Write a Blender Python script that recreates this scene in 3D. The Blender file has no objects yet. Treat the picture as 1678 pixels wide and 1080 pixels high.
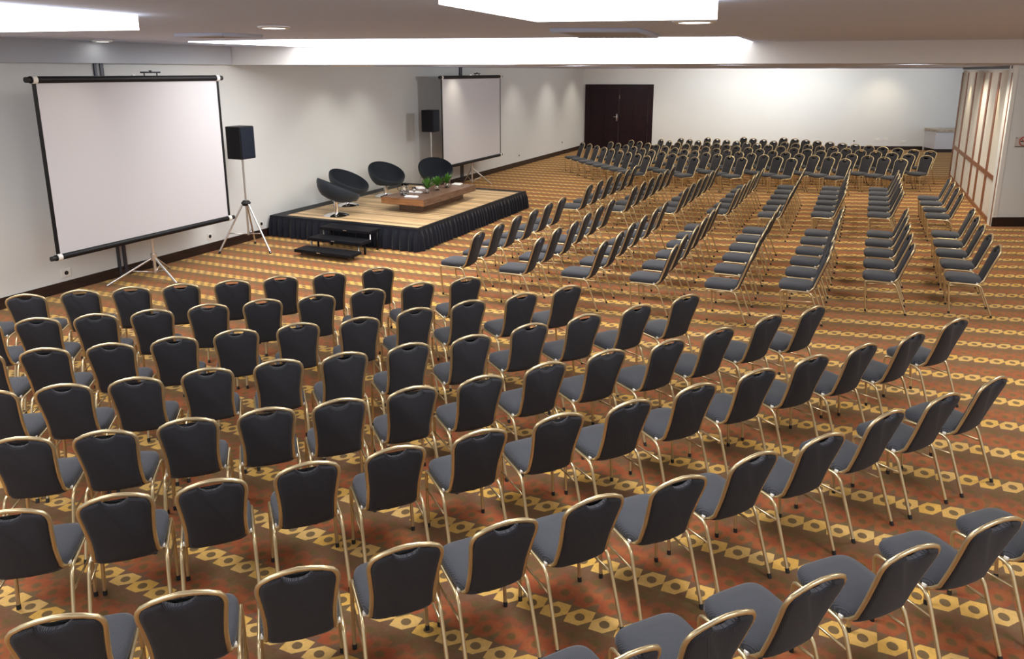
import bpy, bmesh, math, random
from mathutils import Vector, Matrix
random.seed(7)
C = bpy.context.scene.collection
PI = math.pi
sin, cos, rad = math.sin, math.cos, math.radians

# ------------------------------------------------------------------ materials
def mat(name, col, rough=0.6, metal=0.0, spec=None, sheen=0.0, emit=None, estr=0.0, trans=0.0, ior=1.45, coat=0.0):
    m = bpy.data.materials.new(name); m.use_nodes = True
    b = m.node_tree.nodes['Principled BSDF']
    b.inputs['Base Color'].default_value = (*col, 1)
    b.inputs['Roughness'].default_value = rough
    b.inputs['Metallic'].default_value = metal
    if spec is not None: b.inputs['Specular IOR Level'].default_value = spec
    if sheen: b.inputs['Sheen Weight'].default_value = sheen; b.inputs['Sheen Roughness'].default_value = 0.4
    if emit: b.inputs['Emission Color'].default_value = (*emit, 1); b.inputs['Emission Strength'].default_value = estr
    if trans: b.inputs['Transmission Weight'].default_value = trans; b.inputs['IOR'].default_value = ior
    if coat: b.inputs['Coat Weight'].default_value = coat
    return m

class NT:
    """small helper for building node trees"""
    def __init__(s, m):
        s.t = m.node_tree; s.n = s.t.nodes; s.b = s.n['Principled BSDF']
    def link(s, a, b): s.t.links.new(a, b)
    def new(s, typ, **kw):
        n = s.n.new(typ)
        for k, v in kw.items(): setattr(n, k, v)
        return n
    def math(s, op, a, b=None, c=None, clamp=False):
        n = s.n.new('ShaderNodeMath'); n.operation = op; n.use_clamp = clamp
        for i, v in enumerate((a, b, c)):
            if v is None: continue
            if isinstance(v, (int, float)): n.inputs[i].default_value = v
            else: s.link(v, n.inputs[i])
        return n.outputs[0]
    def mix(s, f, a, b):
        n = s.n.new('ShaderNodeMix'); n.data_type = 'RGBA'
        if isinstance(f, (int, float)): n.inputs[0].default_value = f
        else: s.link(f, n.inputs[0])
        for i, v in ((6, a), (7, b)):
            if isinstance(v, tuple): n.inputs[i].default_value = (*v, 1) if len(v) == 3 else v
            else: s.link(v, n.inputs[i])
        return n.outputs[2]
    def noise(s, vec, scale, detail=3, rough=0.5):
        n = s.n.new('ShaderNodeTexNoise'); n.inputs['Scale'].default_value = scale
        n.inputs['Detail'].default_value = detail; n.inputs['Roughness'].default_value = rough
        if vec is not None: s.link(vec, n.inputs['Vector'])
        return n.outputs['Fac']
    def ramp(s, f, lo, hi):
        n = s.n.new('ShaderNodeMapRange'); n.interpolation_type = 'SMOOTHSTEP'
        s.link(f, n.inputs[0]); n.inputs[1].default_value = lo; n.inputs[2].default_value = hi
        return n.outputs[0]
    def coord(s, which='Object'):
        return s.n.new('ShaderNodeTexCoord').outputs[which]
    def sep(s, v):
        n = s.n.new('ShaderNodeSeparateXYZ'); s.link(v, n.inputs[0]); return n.outputs
    def mapping(s, v, scale=(1, 1, 1), rot=(0, 0, 0)):
        n = s.n.new('ShaderNodeMapping'); n.inputs['Scale'].default_value = scale; n.inputs['Rotation'].default_value = rot
        s.link(v, n.inputs['Vector']); return n.outputs[0]
    def bump(s, h, strength=0.3, dist=0.002):
        n = s.n.new('ShaderNodeBump'); n.inputs['Strength'].default_value = strength; n.inputs['Distance'].default_value = dist
        s.link(h, n.inputs['Height']); s.link(n.outputs[0], s.b.inputs['Normal'])

def carpet_material():
    m = mat('patterned carpet', (0.1, 0.05, 0.03), 0.95, spec=0.1, sheen=0.08)
    pb = m.node_tree.nodes['Principled BSDF']; pb.inputs['Sheen Weight'].default_value = 0.32; pb.inputs['Sheen Roughness'].default_value = 0.55; pb.inputs['Sheen Tint'].default_value = (1.0, 0.72, 0.36, 1)
    k = NT(m)
    uv = k.coord('UV'); gen = k.coord('Object')
    x, y, z = k.sep(uv)
    v3 = k.math('MULTIPLY', y, 3.0)
    row = k.math('ROUND', v3)
    b = k.math('SUBTRACT', v3, row)
    rid = k.math('FLOORED_MODULO', row, 3.0)
    ux = k.math('ROUND', x)
    a = k.math('SUBTRACT', x, ux)
    n1 = k.noise(gen, 9, 4); n2 = k.noise(gen, 45, 3, 0.7); n3 = k.noise(gen, 2.3, 2)
    # hexagon: |a|<.5, |b|<.46, |a-b|<.52
    d1 = k.math('SUBTRACT', k.math('ABSOLUTE', a), 0.497)
    d2 = k.math('SUBTRACT', k.math('ABSOLUTE', b), 0.455)
    d3 = k.math('SUBTRACT', k.math('ABSOLUTE', k.math('SUBTRACT', a, b)), 0.53)
    d = k.math('MAXIMUM', k.math('MAXIMUM', d1, d2), d3)
    r = k.math('SQRT', k.math('ADD', k.math('POWER', k.math('ABSOLUTE', a), 2.0), k.math('POWER', k.math('ABSOLUTE', b), 2.0)))
    def isrow(i): return k.math('COMPARE', rid, float(i), 0.4)
    hexs = k.math('SUBTRACT', 1.0, k.ramp(d, -0.012, 0.012))
    dsoft = k.math('ADD', d, k.math('MULTIPLY', k.math('SUBTRACT', n1, 0.5), 0.5))
    hexr = k.math('SUBTRACT', 1.0, k.ramp(dsoft, -0.05, 0.12))
    a2s = k.math('SUBTRACT', x, 0.62); a2 = k.math('SUBTRACT', a2s, k.math('ROUND', a2s))
    v2s = k.math('SUBTRACT', y, 0.485); b2 = k.math('MULTIPLY', k.math('SUBTRACT', v2s, k.math('ROUND', v2s)), 3.0)
    e = k.math('MAXIMUM', k.math('MAXIMUM', k.math('SUBTRACT', k.math('ABSOLUTE', a2), 0.497), k.math('SUBTRACT', k.math('ABSOLUTE', b2), 0.42)), k.math('SUBTRACT', k.math('ABSOLUTE', k.math('SUBTRACT', a2, b2)), 0.5))
    hex2 = k.math('SUBTRACT', 1.0, k.ramp(k.math('ADD', e, k.math('MULTIPLY', k.math('SUBTRACT', n1, 0.5), 0.6)), -0.08, 0.14))
    r2 = k.math('SQRT', k.math('ADD', k.math('POWER', k.math('ABSOLUTE', a2), 2.0), k.math('POWER', k.math('ABSOLUTE', b2), 2.0)))
    circ2 = k.math('SUBTRACT', 1.0, k.ramp(r2, 0.13, 0.22))
    circ = k.math('SUBTRACT', 1.0, k.ramp(r, 0.185, 0.215))
    circs = k.math('SUBTRACT', 1.0, k.ramp(k.math('ADD', r, k.math('MULTIPLY', k.math('SUBTRACT', n1, 0.5), 0.1)), 0.12, 0.25))
    # background
    base = k.mix(k.ramp(n1, 0.35, 0.65), (0.138, 0.068, 0.039), (0.132, 0.090, 0.040))
    base = k.mix(k.math('MULTIPLY', k.ramp(n3, 0.4, 0.65), 0.6), base, (0.145, 0.070, 0.054))
    red = k.mix(k.ramp(n1, 0.4, 0.62), (0.275, 0.055, 0.022), (0.31, 0.085, 0.030))
    dull = k.mix(n1, (0.15, 0.05, 0.026), (0.115, 0.058, 0.027))
    wn = k.new('ShaderNodeTexWhiteNoise', noise_dimensions='2D')
    cb = k.new('ShaderNodeCombineXYZ'); k.link(ux, cb.inputs[0]); k.link(row, cb.inputs[1]); k.link(cb.outputs[0], wn.inputs['Vector'])
    gold = k.mix(wn.outputs['Value'], (0.66, 0.385, 0.085), (0.60, 0.39, 0.15))
    gold = k.mix(k.math('MULTIPLY', k.ramp(n1, 0.35, 0.7), 0.5), gold, (0.64, 0.35, 0.065))
    olive = (0.105, 0.07, 0.026)
    c = k.mix(k.math('MULTIPLY', k.math('MULTIPLY', isrow(2), hexr), 0.5), base, dull)
    c = k.mix(k.math('MULTIPLY', hex2, 0.5), c, red)
    c = k.mix(k.math('MULTIPLY', circ2, 0.5), c, (0.105, 0.07, 0.026))
    c = k.mix(k.math('MULTIPLY', k.math('MULTIPLY', isrow(1), hexr), 0.9), c, red)
    c = k.mix(k.math('MULTIPLY', k.math('SUBTRACT', 1.0, isrow(0)), k.math('MULTIPLY', circs, 0.85)), c, olive)
    c = k.mix(k.math('MULTIPLY', isrow(0), hexs), c, gold)
    c = k.mix(k.math('MULTIPLY', isrow(0), k.math('MULTIPLY', circ, 0.92)), c, (0.10, 0.065, 0.038))
    hs = k.new('ShaderNodeHueSaturation')
    k.link(c, hs.inputs['Color']); k.link(k.math('ADD', 0.72, k.math('MULTIPLY', n2, 0.56)), hs.inputs['Value'])
    k.link(hs.outputs[0], k.b.inputs['Base Color'])
    k.bump(n2, 0.25, 0.004)
    return m

def fabric_material(name, c1, c2, sheen=0.25):
    m = mat(name, c1, 0.85, spec=0.25, sheen=sheen)
    k = NT(m); o = k.coord('UV')
    x, y, z = k.sep(o)
    w1 = k.math('SINE', k.math('MULTIPLY', k.math('ADD', x, k.math('MULTIPLY', y, 0.35)), 2 * PI / 0.0065))
    w2 = k.math('SINE', k.math('MULTIPLY', k.math('SUBTRACT', y, k.math('MULTIPLY', x, 0.35)), 2 * PI / 0.0065))
    h = k.math('MULTIPLY', k.math('MULTIPLY_ADD', w1, 0.5, 0.5), k.math('MULTIPLY_ADD', w2, 0.5, 0.5))
    k.link(k.mix(h, c1, c2), k.b.inputs['Base Color'])
    k.bump(h, 0.35, 0.0015)
    return m

def wood_material(name, c1, c2, axis=0, scale=1.0, rough=0.45, plank=None):
    m = mat(name, c1, rough)
    k = NT(m); o = k.coord('Object')
    sc = [9.0 * scale] * 3; sc[axis] = 0.9 * scale
    n = k.noise(k.mapping(o, tuple(sc)), 3.2, 5, 0.6)
    c = k.mix(k.ramp(n, 0.3, 0.7), c1, c2)
    if plank:
        ax, w = plank
        s = k.sep(o)[ax]
        t = k.math('DIVIDE', s, w)
        fr = k.math('FRACT', t)
        wn = k.new('ShaderNodeTexWhiteNoise', noise_dimensions='1D'); k.link(k.math('FLOOR', t), wn.inputs['W'])
        hs = k.new('ShaderNodeHueSaturation'); k.link(c, hs.inputs['Color'])
        k.link(k.math('ADD', 0.48, k.math('MULTIPLY', wn.outputs['Value'], 0.72)), hs.inputs['Value'])
        gap = k.math('LESS_THAN', fr, 0.07)
        c = k.mix(k.math('MULTIPLY', gap, 0.6), hs.outputs[0], (0.08, 0.045, 0.02))
    k.link(c, k.b.inputs['Base Color'])
    return m

def plaster(name, col, amt=0.06):
    m = mat(name, col, 0.9, spec=0.2)
    k = NT(m); n = k.noise(k.coord('Object'), 1.3, 4)
    dark = tuple(c * (1 - amt) for c in col)
    k.link(k.mix(n, dark, col), k.b.inputs['Base Color'])
    return m

def marble(name):
    m = mat(name, (0.5, 0.42, 0.3), 0.3)
    k = NT(m); n = k.noise(k.coord('Object'), 9, 8, 0.75)
    k.link(k.mix(k.ramp(n, 0.35, 0.65), (0.30, 0.23, 0.15), (0.62, 0.54, 0.42)), k.b.inputs['Base Color'])
    return m

M = {}
M['carpet'] = carpet_material()
M['seat'] = fabric_material('charcoal woven cloth lit for seats', (0.031, 0.033, 0.040), (0.115, 0.119, 0.138), 0.2)  # same cloth as the backs, lightened for light falling from above
M['back'] = fabric_material('charcoal woven cloth shaded for backs', (0.017, 0.017, 0.021), (0.082, 0.081, 0.094), 0.06)  # same cloth as the seats, darkened for the shade on upright backs
M['gold'] = mat('champagne gold tube', (0.65, 0.52, 0.31), 0.30, 0.8)
M['tip'] = mat('black rubber', (0.012, 0.012, 0.013), 0.6)
M['nylon'] = mat('white nylon', (0.75, 0.73, 0.68), 0.4)
M['wall'] = plaster('off-white wall paint', (0.72, 0.735, 0.73), 0.05)
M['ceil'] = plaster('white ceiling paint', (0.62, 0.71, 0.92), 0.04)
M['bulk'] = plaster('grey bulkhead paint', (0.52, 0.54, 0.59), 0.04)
M['soffit'] = plaster('white soffit paint', (0.74, 0.735, 0.73), 0.03)
M['base'] = wood_material('dark stained skirting', (0.016, 0.008, 0.007), (0.032, 0.014, 0.011), 1, 1, 0.4)
M['door'] = wood_material('dark mahogany', (0.008, 0.002, 0.005), (0.020, 0.004, 0.008), 2, 1, 0.55)
M['door'].node_tree.nodes['Principled BSDF'].inputs['Specular IOR Level'].default_value = 0.2
M['brown'] = wood_material('brown partition wood', (0.20, 0.075, 0.035), (0.29, 0.115, 0.055), 2, 1, 0.4)
M['panel'] = plaster('cream partition panel', (0.72, 0.70, 0.65), 0.04)
M['stage'] = wood_material('light stage boards', (0.58, 0.39, 0.20), (0.74, 0.53, 0.30), 0, 1, 0.5, plank=(1, 0.075))
M['black'] = mat('black painted', (0.006, 0.006, 0.008), 0.5, spec=0.25)
M['tread'] = mat('black ribbed tread', (0.008, 0.008, 0.011), 0.65, spec=0.2)
M['skirt'] = mat('navy black skirting cloth', (0.004, 0.006, 0.013), 0.7, spec=0.25, sheen=0.16)
M['walnut'] = wood_material('walnut', (0.100, 0.054, 0.036), (0.215, 0.128, 0.088), 1, 1.3, 0.4)
M['walnut_end'] = wood_material('walnut end', (0.16, 0.066, 0.026), (0.30, 0.14, 0.055), 0, 1.3, 0.4)
M['chrome'] = mat('chrome', (0.85, 0.85, 0.86), 0.08, 1.0)
M['steel'] = mat('brushed steel tube', (0.72, 0.71, 0.70), 0.3, 0.9)
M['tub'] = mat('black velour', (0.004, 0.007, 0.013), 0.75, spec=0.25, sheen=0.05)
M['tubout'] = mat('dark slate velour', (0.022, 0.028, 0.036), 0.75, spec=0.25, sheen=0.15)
M['screen'] = mat('matt white screen', (0.60, 0.595, 0.63), 0.9, spec=0.1)
M['grille'] = mat('black speaker grille', (0.007, 0.011, 0.022), 0.6, spec=0.25)
M['glass'] = mat('clear glass', (0.95, 0.97, 0.97), 0.02, trans=1.0, ior=1.45)
M['water'] = mat('water', (0.95, 0.98, 1.0), 0.0, trans=1.0, ior=1.33)
M['leaf'] = mat('fresh green leaf', (0.055, 0.17, 0.02), 0.45)
M['paper'] = mat('white linen', (0.82, 0.82, 0.82), 0.8)
M['white'] = mat('white plastic', (0.78, 0.77, 0.74), 0.4)
M['cab'] = mat('white lacquer', (0.66, 0.66, 0.70), 0.5)
M['marble'] = marble('beige marble')
M['glow'] = mat('opal light panel', (0.9, 0.9, 0.9), 0.6, emit=(1.0, 0.985, 0.97), estr=4.2)
M['lamp'] = mat('lamp glass', (0.9, 0.9, 0.9), 0.6, emit=(1.0, 0.97, 0.9), estr=7.0)
M['vent'] = mat('grey vent metal', (0.42, 0.42, 0.44), 0.5)
M['ventdark'] = mat('dark vent slot', (0.10, 0.10, 0.11), 0.7)
M['chan'] = mat('dark blue-grey channel', (0.05, 0.055, 0.075), 0.4, 0.3)
M['red'] = mat('sign red', (0.45, 0.06, 0.05), 0.5)
M['acryl'] = mat('pale acrylic sign', (0.58, 0.54, 0.50), 0.3)

# ------------------------------------------------------------------ mesh helpers
def obj(name, bm, m, parent=None, smooth=True, auto=None):
    me = bpy.data.meshes.new(name)
    bmesh.ops.recalc_face_normals(bm, faces=bm.faces[:])
    bm.to_mesh(me); bm.free()
    for x in (m if isinstance(m, (list, tuple)) else [m]): me.materials.append(x)
    if smooth:
        for p in me.polygons: p.use_smooth = True
        if auto: me.set_sharp_from_angle(angle=rad(auto))
    o = bpy.data.objects.new(name, me); C.objects.link(o)
    if parent is not None: o.parent = parent
    return o

def thing(name, label, cat, loc=(0, 0, 0), rotz=0.0, group=None):
    o = bpy.data.objects.new(name, None); C.objects.link(o)
    o.empty_display_size = 0.1
    o.location = loc; o.rotation_euler = (0, 0, rotz)
    o['label'] = label; o['category'] = cat
    if group: o['group'] = group
    return o

def tag(o, label, cat, group=None):
    o['label'] = label; o['category'] = cat
    if group: o['group'] = group
    return o

def struct(o):
    o['kind'] = 'structure'; return o

def box(bm, lo, hi, mi=0, bev=0.0, mtx=None):
    r = bmesh.ops.create_cube(bm, size=1.0)
    vs = r['verts']
    for v in vs:
        v.co = Vector([lo[i] + (v.co[i] + 0.5) * (hi[i] - lo[i]) for i in range(3)])
    fs = set(f for v in vs for f in v.link_faces)
    for f in fs: f.material_index = mi
    if bev:
        es = list(set(e for v in vs for e in v.link_edges))
        r2 = bmesh.ops.bevel(bm, geom=es, offset=bev, segments=2, affect='EDGES', profile=0.5)
        vs = list(set(v for f in r2['faces'] for v in f.verts) | set(v for v in vs if v.is_valid))
        for f in r2['faces']: f.material_index = mi
    if mtx is not None: bmesh.ops.transform(bm, matrix=mtx, verts=vs)
    return vs

def tube(bm, pts, r, seg=8, mi=0, cap=True, ry=None, up=Vector((0, 0, 1)), closed=False):
    """round or elliptical tube along pts; r may be a list"""
    pts = [Vector(p) for p in pts]; n = len(pts)
    rs = r if isinstance(r, (list, tuple)) else [r] * n
    rings = []; prev = None
    for i, p in enumerate(pts):
        if closed: t = pts[(i + 1) % n] - pts[i - 1]
        elif i == 0: t = pts[1] - p
        elif i == n - 1: t = p - pts[i - 1]
        else: t = (pts[i + 1] - p).normalized() + (p - pts[i - 1]).normalized()
        t.normalize()
        if prev is None:
            a = up.cross(t)
            if a.length < 1e-3: a = Vector((1, 0, 0)).cross(t)
            if a.length < 1e-3: a = Vector((0, 1, 0)).cross(t)
            a.normalize()
        else:
            a = prev - t * prev.dot(t)
            if a.length < 1e-4: a = up.cross(t)
            a.normalize()
        prev = a
        b = t.cross(a)
        r1 = rs[i]; r2 = ry if ry else r1
        rings.append([bm.verts.new(p + a * r1 * cos(2 * PI * j / seg) + b * r2 * sin(2 * PI * j / seg)) for j in range(seg)])
    m = n if closed else n - 1
    for i in range(m):
        A, B = rings[i], rings[(i + 1) % n]
        for j in range(seg):
            f = bm.faces.new((A[j], A[(j + 1) % seg], B[(j + 1) % seg], B[j])); f.material_index = mi
    if cap and not closed:
        for R in (rings[0][::-1], rings[-1]):
            f = bm.faces.new(R); f.material_index = mi
    return rings

def lathe(bm, prof, seg=24, mi=0, center=(0, 0, 0), sx=1.0, sy=1.0):
    cx, cy, cz = center; rings = []
    for r, z in prof:
        if r < 1e-5: rings.append([bm.verts.new((cx, cy, cz + z))])
        else: rings.append([bm.verts.new((cx + r * sx * cos(2 * PI * j / seg), cy + r * sy * sin(2 * PI * j / seg), cz + z)) for j in range(seg)])
    for A, B in zip(rings[:-1], rings[1:]):
        for j in range(seg):
            k = (j + 1) % seg
            if len(A) == 1 and len(B) == 1: continue
            if len(A) == 1: vs = (A[0], B[k], B[j])
            elif len(B) == 1: vs = (A[j], A[k], B[0])
            else: vs = (A[j], A[k], B[k], B[j])
            f = bm.faces.new(vs); f.material_index = mi

def arc(p0, p1, p2, n=5):
    """quadratic bezier points"""
    p0, p1, p2 = Vector(p0), Vector(p1), Vector(p2)
    return [(1 - t) ** 2 * p0 + 2 * t * (1 - t) * p1 + t * t * p2 for t in [i / n for i in range(n + 1)]]

def poly_prism(bm, pts, z0, z1, mi=0):
    lo = [bm.verts.new((x, y, z0)) for x, y in pts]; hi = [bm.verts.new((x, y, z1)) for x, y in pts]
    n = len(pts)
    fs = [bm.faces.new(lo[::-1]), bm.faces.new(hi)]
    for i in range(n): fs.append(bm.faces.new((lo[i], lo[(i + 1) % n], hi[(i + 1) % n], hi[i])))
    for f in fs: f.material_index = mi
    return lo + hi

def quad(bm, pts, mi=0):
    f = bm.faces.new([bm.verts.new(p) for p in pts]); f.material_index = mi; return f

def dup(root, loc, rotz, label, group=None, skip=()):
    r = root.copy(); C.objects.link(r); r.location = loc; r.rotation_euler = (0, 0, rotz); r['label'] = label
    if group: r['group'] = group
    for ch in list(root.children):
        if ch.name.split('.')[0] in skip: continue
        c = ch.copy(); C.objects.link(c); c.parent = r
        for g in ch.children:
            d = g.copy(); C.objects.link(d); d.parent = c
    return r

# ------------------------------------------------------------------ camera
H = 3.1
F, XPP, YPP, YH, XV = 1228.0, 839.0, 408.6, 117.5, 1410.0
pitch = math.atan((YPP - YH) / F)
yaw = math.atan((XV - XPP) / (F / cos(pitch)))
fw = Vector((-sin(yaw) * cos(pitch), cos(yaw) * cos(pitch), -sin(pitch)))
rt = Vector((cos(yaw), sin(yaw), 0)); up = rt.cross(fw)
cd = bpy.data.cameras.new('camera'); cam = bpy.data.objects.new('camera', cd); C.objects.link(cam)
R3 = Matrix((rt, up, -fw)).transposed()
cam.matrix_world = Matrix.Translation((0, 0, H)) @ R3.to_4x4()
cd.sensor_fit = 'HORIZONTAL'; cd.sensor_width = 36.0
cd.lens = F * 36.0 / 1678.0
cd.shift_y = -(540.0 - YPP) / 1678.0
cd.clip_end = 200
bpy.context.scene.camera = cam

# ------------------------------------------------------------------ room shell
XW = -10.2                       # left wall
FARA = Vector((-10.2, 29.65)); FARB = Vector((2.72, 34.77))
fd = (FARB - FARA).normalized(); fn = Vector((fd.y, -fd.x))      # along the far wall / towards the room
def far(s, d=0.0, z=0.0):
    p = FARA + fd * s + fn * d
    return Vector((p.x, p.y, z))
PIL = Vector((2.75, 17.86)); pd = Vector((0.64, 0.30)).normalized(); pn = Vector((pd.y, -pd.x))
ZL, ZU = 3.22, 3.53              # lower and upper ceiling
def soff(x): return 10.35 + 0.18 * (x + 10.2)
XR = 7.5

# carpet with rows that follow the pile's slight drift
TAB = [1.9, 2.33, 2.735, 3.135, 3.59, 4.09, 4.60, 5.13, 5.67, 6.20, 6.77, 7.33, 7.88, 8.43, 8.987, 9.506, 10.034, 10.568,
       11.128, 11.681, 12.254, 12.767, 13.365, 13.882, 14.439, 14.988]
while TAB[-1] < 60: TAB.append(TAB[-1] + 0.55)
while TAB[0] > -12: TAB.insert(0, TAB[0] - 0.45)
IDX0 = TAB.index(4.60)
def carpet_v(x, y):
    h = max(0.0, min(0.31, 0.031 * (y - 4.2)))
    s = x if x > -2 else (-2 + (x + 2) * 0.5 + 0.0 if x > -6 else -4.0)
    e = y - s * h
    if e <= TAB[0]: return (e - TAB[0]) / 0.45 - IDX0
    for i in range(len(TAB) - 1):
        if e < TAB[i + 1]: return i - IDX0 + (e - TAB[i]) / (TAB[i + 1] - TAB[i])
    return len(TAB) - IDX0
bm = bmesh.new(); uvl = bm.loops.layers.uv.new('UVMap')
nx, ny = 90, 220; x0, x1, y0, y1 = -10.3, 8.0, -5.0, 38.0
g = [[bm.verts.new((x0 + (x1 - x0) * i / nx, y0 + (y1 - y0) * j / ny, 0)) for i in range(nx + 1)] for j in range(ny + 1)]
for j in range(ny):
    for i in range(nx):
        f = bm.faces.new((g[j][i], g[j][i + 1], g[j + 1][i + 1], g[j + 1][i]))
        for l in f.loops: l[uvl].uv = ((l.vert.co.x + 0.439) / 0.1505, carpet_v(l.vert.co.x, l.vert.co.y))
struct(obj('floor', bm, M['carpet'], smooth=False))

bm = bmesh.new(); box(bm, (XW - 0.2, -5, 0), (XW, 29.75, 3.7)); struct(obj('wall_left', bm, M['wall'], smooth=False))
bm = bmesh.new()
poly_prism(bm, [far(-0.3).xy, far(19).xy, far(19, -0.2).xy, far(-0.3, -0.2).xy], 0, 3.4); struct(obj('wall_far', bm, M['wall'], smooth=False))
bm = bmesh.new()
e = PIL + pd * 5.2
poly_prism(bm, [PIL, e, e - pn * 0.25, PIL - pn * 0.25 + Vector((0.06, 0))], 0, 3.6); struct(obj('wall_right', bm, M['wall'], smooth=False))
bm = bmesh.new(); box(bm, (XR, 5.0, 0), (XR + .2, 20.4, 3.7)); struct(obj('wall_right_side', bm, M['wall'], smooth=False))
# ceilings
bm = bmesh.new()
poly_prism(bm, [(XW, -1.0), (XR, -1.0), (XR, soff(XR) + .05), (XW, soff(XW) + .05)], ZU, ZU + 0.15); struct(obj('ceiling', bm, M['ceil'], smooth=False))
bm = bmesh.new()
poly_prism(bm, [(XW, soff(XW) + .08), (XR, soff(XR) + .08), (XR, 37.5), (XW, 37.5)], ZL, ZL + 0.15); struct(obj('ceiling_lower', bm, M['ceil'], smooth=False))
bm = bmesh.new()
poly_prism(bm, [(XW, soff(XW)), (XR, soff(XR)), (XR, soff(XR) + .2), (XW, soff(XW) + .2)], ZL - 0.004, ZU + 0.1); struct(obj('trim_soffit', bm, M['soffit'], smooth=False))
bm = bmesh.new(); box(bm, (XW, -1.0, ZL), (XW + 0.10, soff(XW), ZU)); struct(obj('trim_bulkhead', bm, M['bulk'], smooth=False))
# thin shadow moulding where far wall meets ceiling
bm = bmesh.new()
poly_prism(bm, [far(0, 0).xy, far(14, 0).xy, far(14, 0.10).xy, far(0, 0.10).xy], ZL - 0.07, ZL); struct(obj('trim_far_cornice', bm, M['soffit'], smooth=False))

# skirtings (two-step profile)
def skirting(name, p, q, n, h=0.13):
    bm = bmesh.new()
    p, q = Vector(p), Vector(q)
    for d, z0, z1 in ((0.028, 0.0, h * 0.62), (0.016, h * 0.62, h)):
        poly_prism(bm, [p, q, q + n * d, p + n * d], z0, z1)
    return struct(obj(name, bm, M['base'], smooth=False))
skirting('baseboard_left', (XW, -5), (XW, 29.6), Vector((1, 0)), 0.15)
skirting('baseboard_far', far(2.82).xy, far(13.74).xy, fn, 0.15)
bm = bmesh.new(); poly_prism(bm, [PIL + pn * .001, PIL + pn * .001 + pd * 0.08, PIL + pn * .02 + pd * 0.08, PIL + pn * .02], 0.19, ZL); struct(obj('trim_corner', bm, M['white'], smooth=False))
skirting('baseboard_right', PIL, PIL + pd * 5, pn, 0.19)

# partition track channels standing on the left wall
for i, y in enumerate((7.8, 19.02)):
    bm = bmesh.new()
    box(bm, (XW, y - 0.075, 0.0), (XW + 0.03, y - 0.035, ZL), 0); box(bm, (XW, y + 0.02, 0.0), (XW + 0.03, y + 0.075, ZL), 0)
    box(bm, (XW, y - 0.035, 0.0), (XW + 0.012, y + 0.02, ZL), 1)
    struct(obj('trim_%d' % (i + 1), bm, [M['chan'], M['vent']], smooth=False))

# double door at the far corner
d = bpy.data.objects.new('door_1', None); C.objects.link(d); d['kind'] = 'structure'
s0, s1, hd = 0.06, 2.82, 2.60
bm = bmesh.new()
def fbox(bm, sa, sb, d0, d1, z0, z1, mi=0):
    poly_prism(bm, [far(sa, d0).xy, far(sb, d0).xy, far(sb, d1).xy, far(sa, d1).xy], z0, z1, mi)
fbox(bm, s0, s0 + 0.2, 0, 0.06, 0, hd); fbox(bm, s1 - 0.2, s1, 0, 0.06, 0, hd); fbox(bm, s0 + .2, s1 - .2, 0, 0.06, hd - 0.16, hd)
obj('door_frame', bm, M['door'], d, smooth=False)
mid_s = (s0 + s1) / 2
for a, b_ in ((s0 + .205, mid_s - .004), (mid_s + .004, s1 - .205)):
    bm = bmesh.new(); fbox(bm, a, b_, 0.0, 0.022, 0.01, hd - 0.165)
    w = (b_ - a)
    for c_ in range(2):
        for r_ in range(4):
            ax = a + w * (0.09 + c_ * 0.43); z_ = 0.15 + r_ * 0.56
            fbox(bm, ax, ax + w * 0.39, 0.022, 0.034, z_, z_ + 0.46)
    obj('door_leaf', bm, M['door'], d, smooth=False)
bm = bmesh.new()
p = far(mid_s - 0.07, 0.05, 1.28)
for z0, z1, w in ((1.12, 1.42, 0.035),): fbox(bm, mid_s - 0.105, mid_s - 0.05, 0.022, 0.034, z0, z1)
tube(bm, [far(mid_s - 0.078, 0.03, 1.30), far(mid_s - 0.078, 0.085, 1.30), far(mid_s - 0.23, 0.085, 1.30)], 0.014, 8)
obj('door_handle', bm, M['steel'], d)
bm = bmesh.new(); fbox(bm, mid_s + 0.01, mid_s + 0.03, 0.022, 0.036, 2.0, 2.18); obj('door_bolt', bm, M['steel'], d)

# ------------------------------------------------------------------ folding partition on the right
fp = thing('folding_partition', 'cream folding partition wall with brown wood strips beside the far seating', 'partition', (2.75, 17.9, 0))
ys = [18.0, 19.37, 20.64, 21.70, 23.13, 24.68, 25.95]
for a, b_ in zip(ys[:-1], ys[1:]):
    bm = bmesh.new(); box(bm, (0.0, a - 17.9, 0.02), (0.06, b_ - 17.9, 3.14), 0)
    obj('panel', bm, M['panel'], fp, smooth=False)
for y in ys:
    bm = bmesh.new()
    w = 0.10
    box(bm, (-0.02, y - w - 17.9, 0.02), (0.0, y - 0.012 - 17.9, 3.08)); box(bm, (-0.02, y + 0.012 - 17.9, 0.02), (0.0, y + w - 17.9, 3.08))
    obj('wood_strip', bm, M['brown'], fp, smooth=False)
bm = bmesh.new(); box(bm, (-0.021, ys[0] - 17.9, 0.88), (-0.001, ys[-1] - 17.9, 0.98)); obj('rail', bm, M['brown'], fp, smooth=False)
bm = bmesh.new(); box(bm, (-0.022, ys[0] - 17.9, 0.0), (-0.001, ys[-1] - 17.9, 0.10)); obj('kick_strip', bm, M['brown'], fp, smooth=False)
bm = bmesh.new(); box(bm, (-0.03, ys[0] - 17.95, 3.16), (0.08, ys[-1] - 17.9, 3.219)); obj('track', bm, M['black'], fp, smooth=False)

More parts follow.
